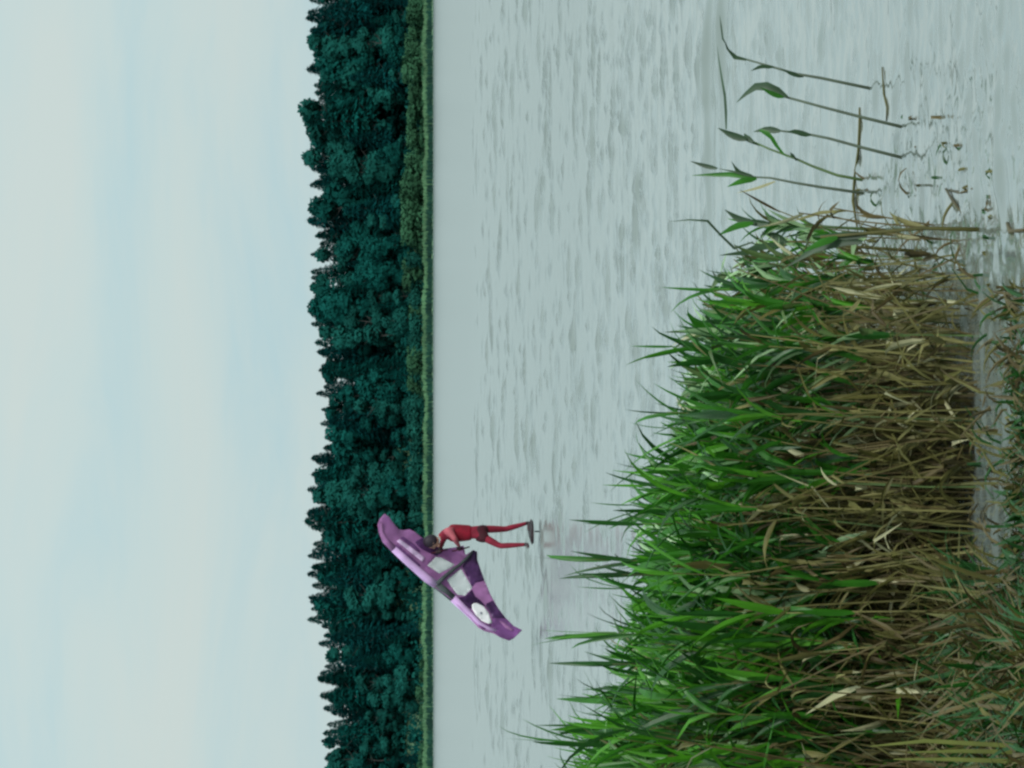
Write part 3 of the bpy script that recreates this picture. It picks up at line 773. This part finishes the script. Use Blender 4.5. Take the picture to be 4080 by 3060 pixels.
V, F = board_mesh(top + .007, .012, .28, .6, DR - .03); child('deck_pad', mesh_np('deck_pad', V, F, [M_deck], None, False), board)
b = MB(); b.tube([Vector((bx, DR + .25, top - .07)), Vector((bx, DR + .25, -.5))], .011, 8); child('mast', b.mesh('mast', [M_deck], True), board)
tag(board, 'dark foil board under the feet of the rider, just above the water', 'board')

# ------------------------------------------------------------------ wing
M_pink = mat('canopy_pink', (0.50, 0.235, 0.50), .85, .14, 5, trans=.4, bump=.5)
M_lilac = mat('tube_lilac', (0.60, 0.38, 0.68), .85, .12, 4)
M_pale = mat('stripe_pale_lilac', (0.85, 0.6, 0.93), .5, .08, 6)
M_purp = mat('panel_dark_purple', (0.045, 0.012, 0.075), .5, .35, 5, hue_to=(0.09, 0.03, 0.13))
M_mauve = mat('panel_mauve', (0.24, 0.09, 0.30), .85, .25, 5, trans=.3)
M_grey = mat('strut_grey', (0.07, 0.085, 0.09), .8, .25, 6)
M_white = mat('emblem_white', (0.92, 0.92, 0.95), .85, .02, 6)
M_dot = mat('emblem_grey', (0.3, 0.32, 0.38), .5, .1, 6)
M_win = bpy.data.materials.new('window_film'); M_win.use_nodes = True
t_ = M_win.node_tree; p_ = t_.nodes['Principled BSDF']; p_.inputs['Base Color'].default_value = (0.78, 0.82, 0.84, 1); p_.inputs['Roughness'].default_value = .3
tr_ = t_.nodes.new('ShaderNodeBsdfTransparent'); mx_ = t_.nodes.new('ShaderNodeMixShader'); mx_.inputs[0].default_value = .42
t_.links.new(p_.outputs[0], mx_.inputs[1]); t_.links.new(tr_.outputs[0], mx_.inputs[2]); t_.links.new(mx_.outputs[0], t_.nodes['Material Output'].inputs[0])

SU = Vector((-1580, -1240)).normalized(); CU = Vector((.787, -.617))
def wdepth(zx, zy):
    q = Vector((zx - 780, zy - 930)); t = q.dot(CU) / 566; sp = Vector((zx - 950, zy - 780)).dot(SU) / 1000
    return -.28 + .6 * t + .12 * math.sin(max(0, min(1, t)) * math.pi) - .18 * sp * sp + .008 * math.sin(zx * .021 + zy * .034) + .004 * math.sin(zx * .047 - zy * .018)
def W(zx, zy, off=0.0): return J(zx, zy, wdepth(zx, zy) - off)
def inpoly(x, y, P):
    r = False; n = len(P)
    for i in range(n):
        x1, y1 = P[i]; x2, y2 = P[(i + 1) % n]
        if (y1 > y) != (y2 > y) and x < (x2 - x1) * (y - y1) / (y2 - y1) + x1: r = not r
    return r
def panel(name, poly, m, off, parent, holes=(), th=.004, step=38, label=None):
    off = off * 1.8
    """sheet cut to poly, laid on the wing's curved surface, with thickness"""
    pts = []; edges = []
    def loop(P):
        s0 = len(pts)
        for i in range(len(P)):
            a = Vector(P[i]); b_ = Vector(P[(i + 1) % len(P)]); n = max(1, int((b_ - a).length / step))
            for k in range(n): pts.append(a.lerp(b_, k / n))
        for i in range(s0, len(pts)): edges.append((i, i + 1 if i + 1 < len(pts) else s0))
    loop(poly)
    for h_ in holes: loop(h_)
    xs = [p[0] for p in poly]; ys = [p[1] for p in poly]
    x = min(xs) + step / 2
    while x < max(xs):
        y = min(ys) + step / 2
        while y < max(ys):
            if inpoly(x, y, poly) and not any(inpoly(x, y, h_) for h_ in holes): pts.append(Vector((x, y)))
            y += step
        x += step
    r = delaunay_2d_cdt(pts, edges, [], 0, 1e-3)
    vs, fs = r[0], r[2]
    fs = [f for f in fs if inpoly(sum(vs[i][0] for i in f) / 3, sum(vs[i][1] for i in f) / 3, poly) and not any(inpoly(sum(vs[i][0] for i in f) / 3, sum(vs[i][1] for i in f) / 3, h_) for h_ in holes)]
    n = len(vs)
    V = [W(v[0], v[1], off) for v in vs] + [W(v[0], v[1], off - th) for v in vs]
    F = [tuple(f) for f in fs] + [tuple(i + n for i in f)[::-1] for f in fs]
    cnt = {}
    for f in fs:
        for i in range(3):
            e_ = (f[i], f[(i + 1) % 3]); cnt[e_] = 1
    for (a, b_) in cnt:
        if (b_, a) not in cnt: F.append((b_, a, a + n, b_ + n))
    o = child(name, mesh_np(name, V, F, [m], [0] * len(F), False), parent)
    o.data.polygons.foreach_set('use_smooth', [k < 2 * len(fs) for k in range(len(F))])
    if label: o['label'] = label
    return o
wing = empty('hand_wing', W(980, 740))
OUT = [(175, 185), (150, 250), (165, 340), (205, 425), (300, 525), (420, 640), (560, 765), (690, 885), (780, 940), (880, 1010), (970, 1085), (1080, 1190), (1180, 1290), (1260, 1385), (1330, 1425), (1430, 1450), (1500, 1492), (1600, 1530), (1655, 1500), (1745, 1412),
       (1650, 1365), (1560, 1275), (1480, 1170), (1400, 1030), (1335, 880), (1285, 740), (1250, 640), (1248, 548), (1205, 528), (1120, 585), (1100, 480), (1000, 500), (880, 515), (790, 480), (700, 430), (630, 385), (565, 330), (500, 300), (440, 312), (380, 300), (320, 225), (275, 160), (225, 130)]
WA = [(700, 700), (760, 640), (790, 607), (850, 612), (1000, 690), (940, 735), (830, 788)]
WB = [(915, 860), (1070, 735), (1195, 945), (1110, 1035), (1030, 1022), (960, 930)]
canopy = panel('canopy', OUT, M_pink, 0, wing, holes=(WA, WB))
panel('window', WA, M_win, .001, wing, th=.002, label='clear window nearer the rider')
panel('window', WB, M_win, .001, wing, th=.002, label='clear window below the strut')
panel('dark_panel', [(1085, 720), (1130, 620), (1180, 560), (1205, 532), (1243, 552), (1248, 640), (1283, 745), (1325, 862), (1290, 875), (1230, 885), (1190, 935)], M_purp, .006, wing)
panel('dark_panel', [(1040, 1050), (1110, 1040), (1190, 965), (1225, 1040), (1290, 1090), (1345, 1150), (1300, 1140), (1235, 1105), (1185, 1130), (1185, 1180), (1120, 1140)], M_purp, .006, wing)
panel('dark_panel', [(1340, 1150), (1350, 1120), (1420, 1085), (1480, 1175), (1560, 1280), (1500, 1300), (1420, 1290), (1385, 1215)], M_purp, .006, wing)
panel('dark_panel', [(1180, 1225), (1230, 1260), (1300, 1335), (1370, 1352), (1405, 1350), (1380, 1400), (1300, 1395), (1240, 1330), (1180, 1275)], M_mauve, .006, wing)
panel('tip_panel', [(1400, 1350), (1430, 1280), (1560, 1282), (1650, 1368), (1740, 1412), (1655, 1497), (1600, 1525), (1500, 1488), (1440, 1440)], M_mauve, .007, wing)
panel('tip_stripe', [(1490, 1310), (1530, 1318), (1650, 1410), (1630, 1425), (1560, 1390)], M_pink, .012, wing)
panel('dark_panel', [(560, 440), (650, 392), (700, 428), (790, 478), (875, 515), (860, 560), (800, 592), (720, 560), (640, 520), (600, 490)], M_purp, .006, wing)
panel('seam_stripe', [(360, 432), (395, 410), (672, 612), (640, 658)], M_pale, .008, wing, label='pale stripe along the upper half')
panel('seam_stripe', [(400, 395), (430, 380), (560, 470), (620, 540), (600, 550), (500, 480)], M_mauve, .008, wing)
panel('seam_stripe', [(340, 470), (370, 470), (620, 690), (600, 745), (480, 630)], M_mauve, .009, wing)
panel('emblem', [(1190, 1132), (1212, 1115), (1245, 1114), (1310, 1145), (1370, 1215), (1412, 1332), (1370, 1342), (1300, 1312), (1232, 1245), (1192, 1180)], M_white, .012, wing, step=40, label='white lens-shaped emblem patch')
panel('emblem_dot', [(1292 + 14 * math.cos(a), 1224 + 14 * math.sin(a)) for a in np.linspace(0, 5.5, 8)], M_dot, .018, wing)
LE = [(185, 235), (190, 330), (235, 425), (325, 515), (440, 622), (575, 740), (700, 850), (785, 905), (885, 980), (980, 1060), (1090, 1165), (1190, 1265), (1275, 1350), (1350, 1392), (1450, 1425), (1540, 1468), (1610, 1490)]
LR = [.035, .045, .055, .062, .068, .072, .075, .078, .075, .07, .065, .058, .052, .045, .04, .034, .02]
def le_tube(i0, i1, m, name, label=None):
    b = MB(); P = [W(*LE[i], -.02 + 0) for i in range(i0, i1 + 1)]; b.tube(P, [LR[i] * (.86) for i in range(i0, i1 + 1)], 10)
    o = child(name, b.mesh(name, [m], True), wing)
    if label: o['label'] = label
le_tube(0, 3, M_pink, 'leading_edge'); le_tube(3, 7, M_lilac, 'leading_edge', 'pale lilac part of the inflated front tube')
le_tube(7, 9, M_grey, 'leading_edge', 'dark grey middle of the inflated front tube'); le_tube(9, 14, M_lilac, 'leading_edge'); le_tube(14, 16, M_mauve, 'leading_edge')
b = MB(); SP = [(800, 905), (900, 815), (1000, 730), (1060, 690), (1130, 620), (1195, 550)]
b.tube([W(x_, y_, .05 if i < 5 else .02) for i, (x_, y_) in enumerate(SP)], [.035, .03, .027, .025, .022, .014], 10)
child('centre_strut', b.mesh('centre_strut', [M_grey], True), wing)
def grip_bar(g, near):
    d_ = gdir; b = MB()
    a0 = g - d_ * .09; a1 = g + d_ * .09
    w0 = near + Vector((0, .1, 0)) - d_ * .14; w1 = near + Vector((0, .1, 0)) + d_ * .14
    b.tube([w0, a0, g, a1, w1], .012, 6); child('handle', b.mesh('handle', [M_harn], True), wing)
def surf_behind(p):      # the point of the wing right behind p
    v = p - Vector((0, 0, EYE)); a = v.normalized()
    px = 2040 + F_PX * (v.dot(right) / v.dot(Vector((0, c, -s)))); py = 1530 - F_PX * (v.dot(up) / v.dot(Vector((0, c, -s))))
    return W((px - 1450) / .3616, (py - 2000) / .3616)
grip_bar(gripN, surf_behind(gripN)); grip_bar(gripF, surf_behind(gripF))
tag(wing, 'pink and purple inflatable wing with two clear windows and a white emblem', 'wing')
